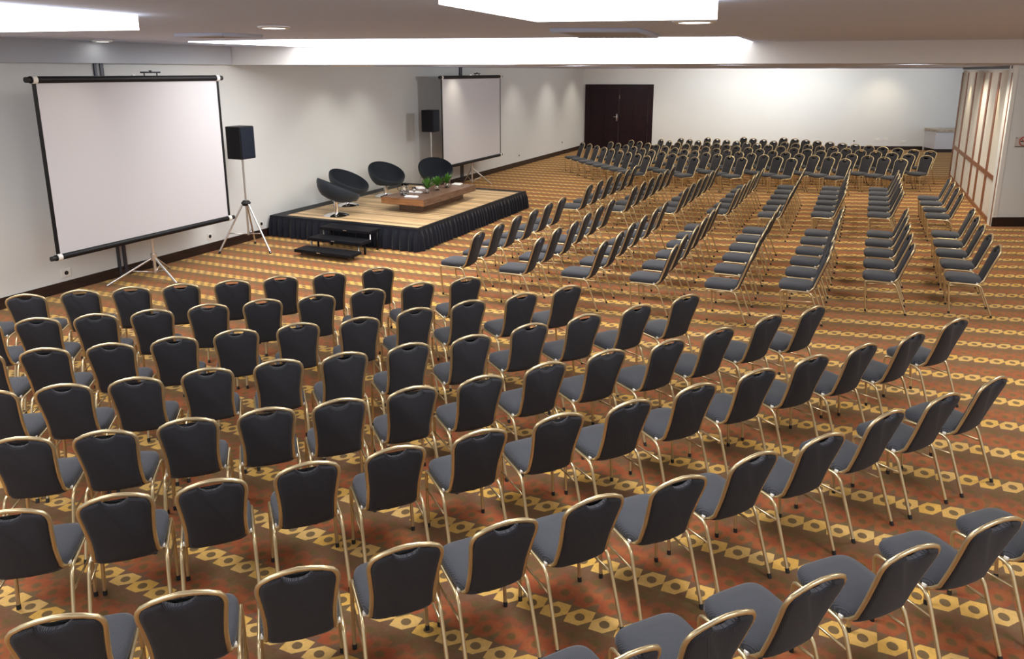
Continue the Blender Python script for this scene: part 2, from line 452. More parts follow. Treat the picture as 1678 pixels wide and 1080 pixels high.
# white counter at the far wall
cb = thing('counter', 'white counter with beige stone top against the far wall', 'counter', far(13.45, 0, 0))
def lfar(s, d, z): return (far(s, d, z) - far(13.45, 0, 0))
bm = bmesh.new(); poly_prism(bm, [lfar(13.78, 0, 0).xy, lfar(15.4, 0, 0).xy, lfar(15.4, .88, 0).xy, lfar(13.78, .88, 0).xy], 0.13, 0.82); obj('body', bm, M['cab'], cb, smooth=False)
bm = bmesh.new(); poly_prism(bm, [lfar(13.82, 0, 0).xy, lfar(15.4, 0, 0).xy, lfar(15.4, .85, 0).xy, lfar(13.82, .85, 0).xy], 0.0, 0.13); obj('plinth', bm, M['base'], cb, smooth=False)
bm = bmesh.new(); poly_prism(bm, [lfar(13.74, 0, 0).xy, lfar(15.44, 0, 0).xy, lfar(15.44, .93, 0).xy, lfar(13.74, .93, 0).xy], 0.82, 0.90); obj('countertop', bm, M['marble'], cb, smooth=False)

# sockets
def socket(name, lab, p, ax, n, w=0.085, h=0.085, hole=True, cat='socket', grp=None):
    """plate centred at p; ax along the wall, n out of it"""
    t = thing(name, lab, cat, p, math.atan2(ax.y, ax.x), grp)
    bm = bmesh.new(); box(bm, (-w, -0.012, -h), (w, 0.0, h), 0, 0.004); obj('plate', bm, M['white'], t, smooth=False)
    if hole:
        bm = bmesh.new(); lathe(bm, [(0, 0), (0.03, 0), (0.03, 0.006), (0, 0.006)], 14)
        bmesh.ops.rotate(bm, verts=bm.verts[:], matrix=Matrix.Rotation(PI / 2, 3, 'X')); bmesh.ops.translate(bm, verts=bm.verts[:], vec=(0, -0.0125, 0))
        obj('outlet', bm, M['tip'], t, smooth=False)
AX = Vector((0, 1, 0)); NX = Vector((1, 0, 0))
socket('wall_socket', 'white wall socket under the left part of the large projection screen', Vector((XW + .0005, 6.88, 0.27)), AX, NX, 0.075, 0.06)
socket('wall_socket', 'white wall socket low behind the right edge of the large projection screen', Vector((XW + .0005, 9.58, 0.27)), AX, NX, 0.05, 0.055)
socket('wall_socket', 'white wall socket between the tripod speaker stand and the stage skirt', Vector((XW + .0005, 10.86, 0.26)), AX, NX, 0.05, 0.06)
socket('wall_socket', 'small wall socket on the left wall nearest the dark double door', Vector((XW + .0005, 27.2, 0.46)), AX, NX, 0.05, 0.05)
socket('wall_socket', 'small wall socket on the left wall just beyond the second projection screen', Vector((XW + .0005, 23.1, 0.36)), AX, NX, 0.05, 0.05)
fx = Vector((fd.x, fd.y, 0)); fnn = Vector((fn.x, fn.y, 0))
socket('wall_socket', 'white double socket plate on the far wall, first of the adjoining pair', far(11.93, .0005, 0.43), fx, fnn, 0.10, 0.05, False)
socket('wall_socket', 'white double socket plate on the far wall, second of the adjoining pair', far(12.25, .0005, 0.43), fx, fnn, 0.10, 0.05, False)
socket('wall_socket', 'single white socket plate on the far wall nearest the white counter', far(12.97, .0005, 0.33), fx, fnn, 0.09, 0.05, False)
socket('wall_socket', 'tiny dark outlet on the far wall above the back row of chairs', far(11.0, .0005, 0.36), fx, fnn, 0.03, 0.03, True)

# no-smoking sign on the right wall
sg = thing('no_smoking_sign', 'small no smoking sign with red ring on the right wall', 'sign', (PIL.x + pd.x * 0.40 + pn.x * .001, PIL.y + pd.y * 0.40 + pn.y * .001, 1.72), math.atan2(pd.y, pd.x))
bm = bmesh.new(); box(bm, (-0.17, -0.008, -0.105), (0.17, 0.0, 0.105)); obj('plate', bm, M['acryl'], sg, smooth=False)
bm = bmesh.new()
tube(bm, [(0.0 + 0.085 * cos(a * PI / 16), -0.012, 0.02 + 0.085 * sin(a * PI / 16)) for a in range(32)], 0.010, 6, closed=True)
tube(bm, [(-0.06, -0.012, 0.08), (0.06, -0.012, -0.04)], 0.008, 6)
obj('ring', bm, M['red'], sg)
bm = bmesh.new(); box(bm, (-0.06, -0.011, 0.012), (0.05, -0.008, 0.03)); box(bm, (-0.14, -0.0105, -0.092), (0.14, -0.008, -0.08)); obj('cigarette', bm, M['tip'], sg, smooth=False)
bm = bmesh.new()
for sx in (-.15, .15):
    for sz in (-.085, .085): lathe(bm, [(0, -.006), (0.009, -.006), (0.009, .006), (0, .006)], 8, 0, (sx, -0.012, sz))
obj('screw', bm, M['tip'], sg)

# ------------------------------------------------------------------ ceiling fittings
def lightbox(lab, pts):
    p0 = Vector((*pts[0], ZU))
    t = thing('ceiling_light_box', lab, 'ceiling light', p0)
    bm = bmesh.new(); poly_prism(bm, [(x - p0.x, y - p0.y) for x, y in pts], -0.115, -0.001); obj('diffuser', bm, M['glow'], t, smooth=False)
    return t
def pln(x, y, z):
    dx, dy = (x - XPP) / F, -(y - YPP) / F
    dd = rt * dx + up * dy + fw; t = (z - H) / dd.z
    return (dd.x * t, dd.y * t)
lightbox('large white ceiling light box near top centre, above the middle seats', [(-1.88, 3.30), (-1.95, 4.70), (-0.84, 4.94), (-0.80, 3.2)])
lightbox('large white ceiling light box at the top left corner of the photo', [(-9.0, 3.65), (-6.47, 4.08), (-5.14, 4.33), (-5.1, 2.6), (-9.0, 2.0)])
cv = thing('cove_light', 'long bright cove light strip running along the ceiling soffit', 'ceiling light', (-9.0, 8.4, ZU))
bm = bmesh.new(); poly_prism(bm, [(0, 0), (1.5, 0.0), (7.54, 1.72), (7.5, 3.62), (0.1, 2.12)], -0.012, -0.001); obj('diffuser', bm, M['glow'], cv, smooth=False)
def downlight(lab, x, y, z, r=0.13):
    t = thing('downlight', lab, 'ceiling light', (x, y, z))
    bm = bmesh.new(); lathe(bm, [(r * 0.82, -0.001), (r * 0.82, -0.018), (r, -0.018), (r * 1.12, -0.006), (r * 1.12, -0.001)], 28); obj('trim_ring', bm, M['white'], t)
    bm = bmesh.new(); lathe(bm, [(0, -0.014), (r * 0.82, -0.014), (r * 0.82, -0.002), (0, -0.002)], 28); obj('lens', bm, M['lamp'], t)
downlight('round white downlight in the ceiling above the large screen side', -5.31, 6.04, ZU, 0.14)
downlight('round white downlight beside the central ceiling light box', -1.36, 6.87, ZU, 0.17)
downlight('small recessed downlight near the left wall above the large screen', -9.9, 7.7, ZU, 0.12)
# vents
def vent(lab, P, lines, z=ZU):
    p0 = Vector((*P[0], z)); L = [Vector((*q, z)) - p0 for q in P]
    t = thing('ceiling_vent', lab, 'vent', p0)
    bm = bmesh.new()
    for i in range(4):
        a, b_ = L[i], L[(i + 1) % 4]
        tube(bm, [a + Vector((0, 0, -.012)), b_ + Vector((0, 0, -.012))], 0.03, 6)
    obj('frame', bm, M['ceil'], t)
    bm = bmesh.new(); f = [bm.verts.new(v + Vector((0, 0, -0.004))) for v in L]; bm.faces.new(f); obj('backing', bm, M['ventdark'], t, smooth=False)
    bm = bmesh.new()
    for i in range(1, lines):
        s = i / lines; a = L[0].lerp(L[1], s); b_ = L[3].lerp(L[2], s)
        tube(bm, [a + Vector((0, 0, -.012)), b_ + Vector((0, 0, -.012))], 0.022, 4)
    obj('grille', bm, M['vent'], t, smooth=False)
vent('grey slatted ceiling vent between the light box and the cove light', [(-2.91, 7.42), (-2.11, 7.80), (-2.26, 9.2), (-3.10, 8.85)], 14)
vent('narrow ceiling vent above the large projection screen', [(-7.26, 6.60), (-6.65, 6.72), (-6.62, 7.30), (-7.23, 7.15)], 8)
# flat disc below the lower ceiling
t = thing('ceiling_disc', 'flat white round ceiling disc under the soffit above the stage side', 'ceiling fitting', (-9.15, 12.6, ZL))
bm = bmesh.new(); lathe(bm, [(0, -0.03), (0.36, -0.025), (0.45, -0.001)], 32); obj('cover', bm, M['soffit'], t)

# ------------------------------------------------------------------ stage
SX0, SX1, SY0, SY1, SZ = -10.14, -6.83, 11.06, 15.85, 0.40
st = thing('stage', 'low wooden stage with black pleated skirt along the left wall', 'stage', (SX0, SY0, 0))
W, D = SX1 - SX0, SY1 - SY0
bm = bmesh.new(); box(bm, (0.30, 0.13, SZ - .06), (W - .07, D - .22, SZ)); obj('deck', bm, M['stage'], st, smooth=False)
bm = bmesh.new()
for lo, hi in (((0, 0, .30), (W, .128, SZ)), ((0, D - .218, .30), (W, D, SZ)), ((0, .13, .30), (.298, D - .22, SZ)), ((W - .068, .13, .30), (W, D - .22, SZ))):
    box(bm, lo, hi)
obj('edge_trim', bm, M['black'], st, smooth=False)
bm = bmesh.new()
path = []
def walk(p, q, n):
    p, q = Vector(p), Vector(q); L = (q - p).length; k = int(L / 0.018)
    for i in range(k): path.append((p + (q - p) * (i / k), n))
walk((0, -0.012), (W + .012, -0.012), Vector((0, -1))); walk((W + .012, -0.012), (W + .012, D + .012), Vector((1, 0))); walk((W + .012, D + .012), (0, D + .012), Vector((0, 1)))
prev = None; s = 0.0; lastp = path[0][0]; ph = 0
for i, (p, n) in enumerate(path):
    s += (p - lastp).length; lastp = p
    ph = 2 * PI * s / 0.135 + 1.9 * sin(s * 3.1) + 1.3 * sin(s * 7.7) + 0.6 * sin(s * 17.3)
    col = []
    for z, a in ((SZ - .001, 0.0), (SZ - .035, 0.003), (SZ - .06, 0.012), (.26, .040), (.13, .055), (0.006, .066)):
        o = (0.5 + 0.5 * sin(ph)) ** 1.3 * a + a * 0.4
        hem = 0.012 * (0.5 + 0.5 * sin(s * 5.0)) if z < 0.02 else 0
        q = p + n * o; col.append(bm.verts.new((q.x, q.y, z + hem)))
    if prev:
        for a, b_ in zip(range(5), range(1, 6)): bm.faces.new((prev[a], col[a], col[b_], prev[b_]))
    prev = col
obj('skirt', bm, M['skirt'], st)

# portable steps
sp = thing('portable_steps', 'black three-tread portable steps at the front of the stage', 'steps', (-8.06, 10.4, 0))
for k, (ya, yb, z) in enumerate(((10.62, 10.97, .385), (10.27, 10.58, .26), (9.87, 10.21, .135))):
    t = bpy.data.objects.new('tread', None)
    bm = bmesh.new(); box(bm, (-.56 + .02 * k, ya - 10.4, z - .055), (.52 + .06 * k, yb - 10.4, z), 0, 0.008)
    tr = obj('tread', bm, M['tread'], sp, smooth=False)
    bm = bmesh.new()
    for q in range(7): box(bm, (-.54 + .02 * k, ya - 10.39 + q * 0.045, z), (.50 + .06 * k, ya - 10.365 + q * 0.045, z + .003))
    obj('grip_strip', bm, M['black'], tr, smooth=False)
    bm = bmesh.new(); box(bm, (-.035, ya - 10.404, z - .03), (.035, ya - 10.4, z - .015)); obj('badge', bm, M['steel'], tr, smooth=False)
for sx in (-.5, .5):
    bm = bmesh.new()
    tube(bm, [(sx, -.36, .08), (sx, -.36, .0)], .018, 8); obj('leg', bm, M['steel'], sp)
    bm = bmesh.new(); tube(bm, [(sx, -.24, .08), (sx, -.24, .0)], .018, 8); obj('leg', bm, M['steel'], sp)
    bm = bmesh.new(); tube(bm, [(sx, .10, .21), (sx, .10, .0)], .018, 8); obj('leg', bm, M['black'], sp)
    bm = bmesh.new(); tube(bm, [(sx, .48, .33), (sx, .48, .0)], .018, 8); obj('leg', bm, M['black'], sp)
    bm = bmesh.new()
    tube(bm, [(sx, -.08, .235), (sx, -.08, .08), (sx, -.3, .08)], .014, 8); tube(bm, [(sx, .27, .34), (sx, .27, .205), (sx, .0, .205)], .014, 8)
    obj('side_brace', bm, M['steel'], sp)

# ------------------------------------------------------------------ coffee table
tb = thing('coffee_table', 'low walnut slab table on a recessed plinth on the stage', 'table', (-7.9, 13.36, SZ))
bm = bmesh.new(); box(bm, (-.48, -1.1, .17), (.49, 1.1, .30), 0, .004); 
for f in bm.faces:
    if abs(f.normal.y) > .7: f.material_index = 1
obj('tabletop', bm, [M['walnut'], M['walnut_end']], tb, smooth=False)
bm = bmesh.new(); box(bm, (-.26, -.80, 0), (.27, .93, .17)); obj('plinth', bm, M['walnut'], tb, smooth=False)
TZ = SZ + .30

# ------------------------------------------------------------------ tub chairs
def tub_chair(label, x, y, rz):
    t = thing('tub_chair', label, 'chair', (x, y, SZ), rz, 'tub chairs on the stage')
    # shell: a bowl, rim ellipse tipped back; front is +X
    c0 = Vector((0.02, 0, 0.555)); ang = rad(25)
    ea = Vector((cos(ang), 0, -sin(ang))); eb = Vector((0, 1, 0)); en = Vector((sin(ang), 0, cos(ang)))
    A, B = 0.43, 0.40
    low = Vector((-0.06, 0, 0.265))
    def ring(k, depth_p, scale, n=32):
        return [c0 + ea * A * scale * cos(2 * PI * j / n) + eb * B * scale * sin(2 * PI * j / n) for j in range(n)]
    bm = bmesh.new(); n = 32
    prof_out = [(1.0, 0.0), (1.015, 0.10), (1.0, 0.25), (0.94, 0.48), (0.83, 0.70), (0.66, 0.90), (0.36, 0.99)]
    prof_in = [(0.985, -0.03), (0.95, 0.0), (0.90, 0.10), (0.80, 0.24), (0.66, 0.36), (0.42, 0.44), (0.2, 0.46)]
    def surf(prof, mi, flip):
        prev = None; first = None
        for sc, dd in prof:
            R_ = []
            for j in range(n):
                p = c0 + ea * A * sc * cos(2 * PI * j / n) + eb * B * sc * sin(2 * PI * j / n)
                cen = c0.lerp(low, dd)
                p = p + (cen - c0)
                p.z = max(p.z, 0.275)
                R_.append(bm.verts.new(p))
            if prev:
                for j in range(n):
                    f = bm.faces.new((prev[j], prev[(j + 1) % n], R_[(j + 1) % n], R_[j])); f.material_index = mi
            else: first = R_
            prev = R_
        f = bm.faces.new(prev); f.material_index = mi
        return first
    a = surf(prof_out, 1, False); b_ = surf(prof_in, 0, True)
    for j in range(n):
        f = bm.faces.new((a[j], a[(j + 1) % n], b_[(j + 1) % n], b_[j])); f.material_index = 0
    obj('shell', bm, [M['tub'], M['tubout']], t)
    bm = bmesh.new(); lathe(bm, [(0, .30), (.07, .30), (.07, .285), (.042, .275), (.042, .03), (0, .03)], 20, 0, (-.05, 0, 0)); obj('pedestal', bm, M['chrome'], t, auto=40)
    bm = bmesh.new(); lathe(bm, [(0, .065), (.05, .062), (.14, .045), (.225, .018), (.245, .004), (.24, 0), (0, 0)], 36, 0, (-.05, 0, 0)); obj('base', bm, M['chrome'], t, auto=40)
    return t
tub_chair('black tub chair on chrome base nearest the steps, slate back shell turned to us', -8.93, 11.62, rad(54))
tub_chair('black tub chair close to the wall, second from the steps', -9.40, 12.60, rad(4))
tub_chair('black tub chair behind the middle of the low table, facing the seats', -9.36, 13.93, rad(-22))
tub_chair('black tub chair at the far end of the table before the second screen', -8.76, 15.06, rad(-48))

# ------------------------------------------------------------------ things on the table
def vase(label, x, y, seed):
    rnd = random.Random(seed)
    t = thing('vase', label, 'vase', (x, y, TZ), 0, 'leaf vases on the table')
    bm = bmesh.new(); lathe(bm, [(0, .002), (.045, .002), (.062, .03), (.06, .06), (.04, .09), (.035, .10), (.032, .10), (.036, .088), (.054, .06), (.056, .03), (.04, .008), (0, .008)], 20); obj('bowl', bm, M['glass'], t)
    bm = bmesh.new()
    for i in range(34):
        a = rnd.uniform(0, 2 * PI); el = rnd.uniform(.4, 1.4); L = rnd.uniform(.13, .24)
        d0 = Vector((cos(a) * cos(el), sin(a) * cos(el), sin(el)))
        b0 = Vector((0, 0, .085)); tip = b0 + d0 * L + Vector((0, 0, .03)); mid_ = b0.lerp(tip, .55) + Vector((0, 0, .02))
        sd = d0.cross(Vector((0, 0, 1))).normalized() * rnd.uniform(.022, .036)
        v = [bm.verts.new(q) for q in (b0, mid_ - sd, tip, mid_ + sd)]; bm.faces.new(v)
        tube(bm, [b0 + Vector((0, 0, -.06)), b0], .003, 4)
    obj('leaves', bm, M['leaf'], t, smooth=False)
vase('small round glass vase of green leaves, nearest the glass jug', -7.78, 13.02, 1)
vase('small round glass vase of green leaves, middle of the three on the table', -7.80, 13.47, 2)
vase('small round glass vase of green leaves, farthest from the glass jug', -7.78, 13.86, 3)
def goblet(label, x, y):
    t = thing('goblet', label, 'glass', (x, y, TZ), 0, 'stemmed glasses on the table')
    bm = bmesh.new(); lathe(bm, [(0, 0), (.036, 0), (.034, .004), (.006, .012), (.005, .075), (.03, .10), (.040, .13), (.036, .175), (.034, .175), (.037, .13), (.027, .104), (0, .085)], 20); obj('glass_bowl', bm, M['glass'], t)
goblet('stemmed glass standing between the white napkins and glass jug', -7.84, 12.62)
goblet('stemmed glass standing behind the napkins near the tub chairs', -8.22, 12.95)
goblet('stemmed glass at the far end of the table by the white pad', -7.98, 14.33)
t = thing('tumbler', 'straight clear tumbler at the far end behind the leaf vases', 'glass', (-8.07, 14.15, TZ))
bm = bmesh.new(); lathe(bm, [(0, 0), (.036, 0), (.042, .12), (.039, .12), (.033, .008), (0, .008)], 20); obj('glass_wall', bm, M['glass'], t)
t = thing('water_jug', 'clear glass water jug at the near end of the table', 'jug', (-8.07, 12.62, TZ))
bm = bmesh.new(); lathe(bm, [(0, .002), (.07, .002), (.095, .04), (.098, .09), (.07, .14), (.055, .17), (.06, .23), (.057, .23), (.051, .17), (.065, .14), (.092, .09), (.088, .04), (.066, .01), (0, .01)], 24); obj('jug_body', bm, M['glass'], t)
bm = bmesh.new(); lathe(bm, [(0, .012), (.062, .012), (.084, .04), (.086, .085), (0, .085)], 24); obj('water', bm, M['water'], t)
bm = bmesh.new(); tube(bm, [(-.09, 0, .08), (-.15, 0, .10), (-.155, 0, .16), (-.06, 0, .20)], .008, 8); obj('handle', bm, M['tip'], t)
def pad(label, x, y, w, l, rz, cat='napkin', nm='napkin'):
    t = thing(nm, label, cat, (x, y, TZ), rz, 'white napkins on the table')
    bm = bmesh.new(); box(bm, (-w / 2, -l / 2, .001), (w / 2, l / 2, .022), 0, .006); box(bm, (-w / 2 + .01, -l / 2 + .012, .022), (w / 2 - .02, l / 2 - .012, .032), 0, .004)
    obj('cloth', bm, M['paper'], t, smooth=False)
pad('folded white napkin at the table edge nearest the steps', -7.80, 12.45, .27, .10, rad(8))
pad('folded white napkin just behind the first one on the table', -8.05, 12.98, .33, .09, rad(6))
pad('white napkin lying behind the first leaf vase', -8.24, 13.50, .24, .16, rad(-40))
pad('white napkin at the far end of the table', -7.78, 14.30, .20, .20, rad(10))

# ------------------------------------------------------------------ projection screens
def screen(label, x, yc, w, z0, z1, cx, feet, hub):
    t = thing('projection_screen', label, 'projection screen', (x, yc, 0))
    h = w / 2; b = 0.05
    bm = bmesh.new(); box(bm, (-.004, -h + b, z0 + .02), (.004, h - b, z1 - .02)); obj('screen_fabric', bm, M['screen'], t, smooth=False)
    for s in (-1, 1):
        bm = bmesh.new(); box(bm, (-.005, min(s * h, s * (h - b)), z0 + .02), (.005, max(s * h, s * (h - b)), z1 - .02)); obj('black_border', bm, M['black'], t, smooth=False)
    for nm, z, r in (('top_case', z1, .045), ('bottom_bar', z0, .042)):
        bm = bmesh.new(); tube(bm, [(0, -h - .02, z), (0, h + .02, z)], r, 12); bar = obj(nm, bm, M['black'], t, auto=50)
        for s in (-1, 1):
            bm = bmesh.new(); tube(bm, [(0, s * (h - .06), z), (0, s * (h + .0), z)], r + .006, 12); obj('end_cap', bm, M['white'], bar, auto=50)
            bm = bmesh.new(); tube(bm, [(0, s * (h + .02), z), (0, s * (h + .08), z)], r * .8, 12); obj('end_knob', bm, M['tip'], bar, auto=50)
    bm = bmesh.new(); tube(bm, [(0, .08, z1 + .09), (0, .42, z1 + .09)], .012, 8); tube(bm, [(0, .14, z1 + .03), (0, .14, z1 + .09)], .01, 6); tube(bm, [(0, .36, z1 + .03), (0, .36, z1 + .09)], .01, 6); tube(bm, [(0, .25, z1 + .09), (0, .25, z1 + .12)], .02, 8); obj('carry_handle', bm, M['chan'], t)
    bm = bmesh.new(); tube(bm, [(cx, 0, .10), (cx, 0, z1 + .06)], .022, 10); obj('pole', bm, M['steel'], t, auto=50)
    bm = bmesh.new(); lathe(bm, [(0, hub + .05), (.045, hub + .05), (.045, hub - .05), (0, hub - .05)], 12, 0, (cx, 0, 0)); obj('leg_hub', bm, M['steel'], t, auto=50)
    for fx_, fy_ in feet:
        bm = bmesh.new(); tube(bm, [(cx, 0, hub), (fx_, fy_, .015)], .017, 8)
        lg = obj('leg', bm, M['steel'], t, auto=50)
        bm = bmesh.new(); tube(bm, [(cx, 0, .12), (cx + (fx_ - cx) * .5, fy_ * .5, hub * .5 + .01)], .009, 6); obj('brace', bm, M['steel'], lg)
    return t
screen('large white projection screen on tripod against the left wall', -9.46, 7.83, 3.08, .70, 3.00, -.06, [(-.40, -.58), (.42, -.05), (-.42, .56)], .36)
screen('second white projection screen on tripod beyond the stage', -9.50, 18.44, 3.48, .70, 2.96, -.06, [(-.45, .18), (.34, .42), (-.45, .75)], .5)

# ------------------------------------------------------------------ speakers
def speaker_stand(label, x, y, zt, feet, hub=.86):
    t = thing('speaker_stand', label, 'speaker stand', (x, y, 0))
    bm = bmesh.new(); tube(bm, [(0, 0, .28), (0, 0, zt)], .018, 10); obj('pole', bm, M['steel'], t, auto=50)
    bm = bmesh.new(); lathe(bm, [(0, hub + .04), (.05, hub + .04), (.085, hub), (.06, hub - .05), (0, hub - .05)], 14); obj('collar', bm, M['tip'], t, auto=50)
    for a, b in feet:
        bm = bmesh.new(); tube(bm, [(a * .09, b * .09, hub), (a, b, .02)], .017, 8); lg = obj('leg', bm, M['steel'], t, auto=50)
        bm = bmesh.new(); tube(bm, [(a * .97, b * .97, .045), (a, b, .001)], .021, 8); obj('rubber_foot', bm, M['tip'], lg)
        bm = bmesh.new(); tube(bm, [(0, 0, .30), (a * .62, b * .62, hub * .40)], .009, 6); obj('brace', bm, M['steel'], lg)
    return t
def speaker(label, x, y, z0, z1):
    t = thing('loudspeaker', label, 'loudspeaker', (x, y, z0))
    h = z1 - z0
    bm = bmesh.new(); box(bm, (-.17, -.17, 0), (.15, .17, h), 0, .012); obj('cabinet', bm, M['black'], t, smooth=False)
    bm = bmesh.new(); box(bm, (.15, -.155, .015), (.162, .155, h - .015), 0, .004); obj('grille', bm, M['grille'], t, smooth=False)
speaker_stand('silver tripod speaker stand between the large screen and the stage', -9.62, 9.92, 1.634, [(-.30, -.42), (.52, -.05), (-.30, .46)])
speaker('black loudspeaker on the stand beside the large screen', -9.62, 9.92, 1.635, 2.19)
speaker_stand('silver tripod speaker stand behind the far end of the stage', -9.62, 16.36, 1.644, [(-.35, -.34), (.5, -.08), (-.30, .46)])
speaker('black loudspeaker on the stand beside the second screen', -9.62, 16.36, 1.645, 2.18)
NEAR = {'A':[(-7.83,4.26,37),(-7.45,4.56,38),(-7.09,4.89,39),(-6.71,5.19,40),(-6.33,5.49,41),(-5.94,5.82,42),(-5.58,6.17,43),(-5.18,6.51,43),(-4.81,6.92,44)],
 'B':[(-7.0,3.83,36),(-6.62,4.12,38),(-6.24,4.42,40),(-5.87,4.73,41),(-5.52,5.08,43),(-5.15,5.42,44),(-4.76,5.76,46),(-4.41,6.15,47),(-4.06,6.57,48),(-3.69,6.96,49)],
 'C':[(-6.21,3.35,36),(-5.82,3.64,38),(-5.43,3.94,40),(-5.07,4.27,42),(-4.73,4.63,44),(-4.35,4.99,46),(-3.94,5.35,48),(-3.62,5.8,49),(-3.27,6.22,51),(-2.89,6.66,52),(-2.56,7.11,54)],
 'D':[(-5.39,2.93,36),(-5.0,3.22,38),(-4.63,3.52,40),(-4.28,3.87,42),(-3.91,4.23,44),(-3.53,4.57,46),(-3.17,4.96,48),(-2.79,5.35,50),(-2.45,5.83,51),(-2.09,6.28,53),(-1.72,6.76,54),(-1.36,7.3,55)],
 'E':[(-4.49,2.57,38),(-4.09,2.85,40),(-3.75,3.19,42),(-3.39,3.52,44),(-3.03,3.84,46),(-2.68,4.22,47),(-2.32,4.6,49),(-1.98,5.04,50),(-1.63,5.49,51),(-1.23,5.93,53),(-0.89,6.41,54),(-0.53,6.96,55),(-0.17,7.42,56)],
 'F':[(-3.76,2.04,42),(-3.39,2.37,43),(-3.03,2.69,44),(-2.67,3.06,45),(-2.31,3.43,46),(-1.94,3.83,48),(-1.57,4.25,49),(-1.2,4.64,50),(-0.84,5.11,50),(-0.47,5.58,51),(-0.11,6.05,52),(0.26,6.5,53),(0.65,6.97,54),(1.03,7.56,54)],
 'G':[(-2.81,1.63,41),(-2.45,1.95,43),(-2.1,2.29,44),(-1.74,2.64,46),(-1.39,3.01,47),(-1.05,3.41,48),(-0.68,3.79,49),(-0.33,4.24,51),(0.03,4.66,52),(0.4,5.18,53),(0.77,5.65,53),(1.13,6.13,54)],
 'H':[(-0.6,2.41,51),(-0.29,2.78,49),(0.06,3.19,48),(0.46,3.62,47),(0.86,4.05,46),(1.3,4.51,46)]}
SIDE = {'m1':[(-4.63,9.16),(-4.62,9.8),(-4.64,10.5),(-4.61,11.12),(-4.62,11.8),(-4.61,12.42)],
 'm2':[(-3.72,9.18),(-3.73,9.87),(-3.67,10.45),(-3.72,11.2),(-3.73,11.88),(-3.74,12.57)],
 'm3':[(-2.86,9.32),(-2.83,9.98),(-2.85,10.68),(-2.84,11.35),(-2.82,12.02),(-2.83,12.75)],
 'm4':[(-1.95,9.45),(-1.96,10.13),(-1.94,10.83),(-1.95,11.56),(-1.95,12.26),(-1.97,13.01)],
 'm5':[(-0.99,9.55),(-1.01,10.35),(-1.01,11.05),(-1.02,11.75),(-1.02,12.46),(-1.01,13.15)],
 'm6':[(-0.12,9.91),(-0.1,10.57),(-0.09,11.22),(-0.07,11.94),(-0.05,12.69),(-0.03,13.38)],
 'm7':[(0.86,10.81),(0.87,11.49),(0.88,12.24),(0.9,12.96),(0.93,13.7)],
 'm8':[(1.86,11.17),(1.87,11.93),(1.87,12.64),(1.89,13.36),(1.92,14.14)],
 'b1':[(-4.67,14.13),(-4.66,14.79),(-4.66,15.47),(-4.66,16.15),(-4.63,16.76),(-4.65,17.48)],
 'b2':[(-3.79,14.26),(-3.8,14.98),(-3.8,15.67),(-3.8,16.37),(-3.81,17.07),(-3.81,17.78)],
 'b3':[(-2.84,14.49),(-2.85,15.19),(-2.84,15.88),(-2.83,16.57),(-2.82,17.26),(-2.82,17.96)],
 'b4':[(-1.9,14.75),(-1.88,15.43),(-1.87,16.1),(-1.86,16.82),(-1.86,17.53),(-1.83,18.19)],
 'b5':[(-0.95,14.78),(-0.95,15.53),(-0.95,16.29),(-0.95,17.05),(-0.95,17.81),(-0.95,18.58)],
 'b6':[(-0.03,15.22),(-0.02,15.93),(-0.01,16.66),(-0.01,17.37),(0.0,18.09),(0.01,18.81)],
 'b7':[(0.95,15.62),(0.96,16.33),(0.98,17.01),(0.99,17.7),(1.0,18.4),(1.01,19.07)],
 'b8':[(1.95,15.93),(1.96,16.7),(1.96,17.47),(1.96,18.19)]}
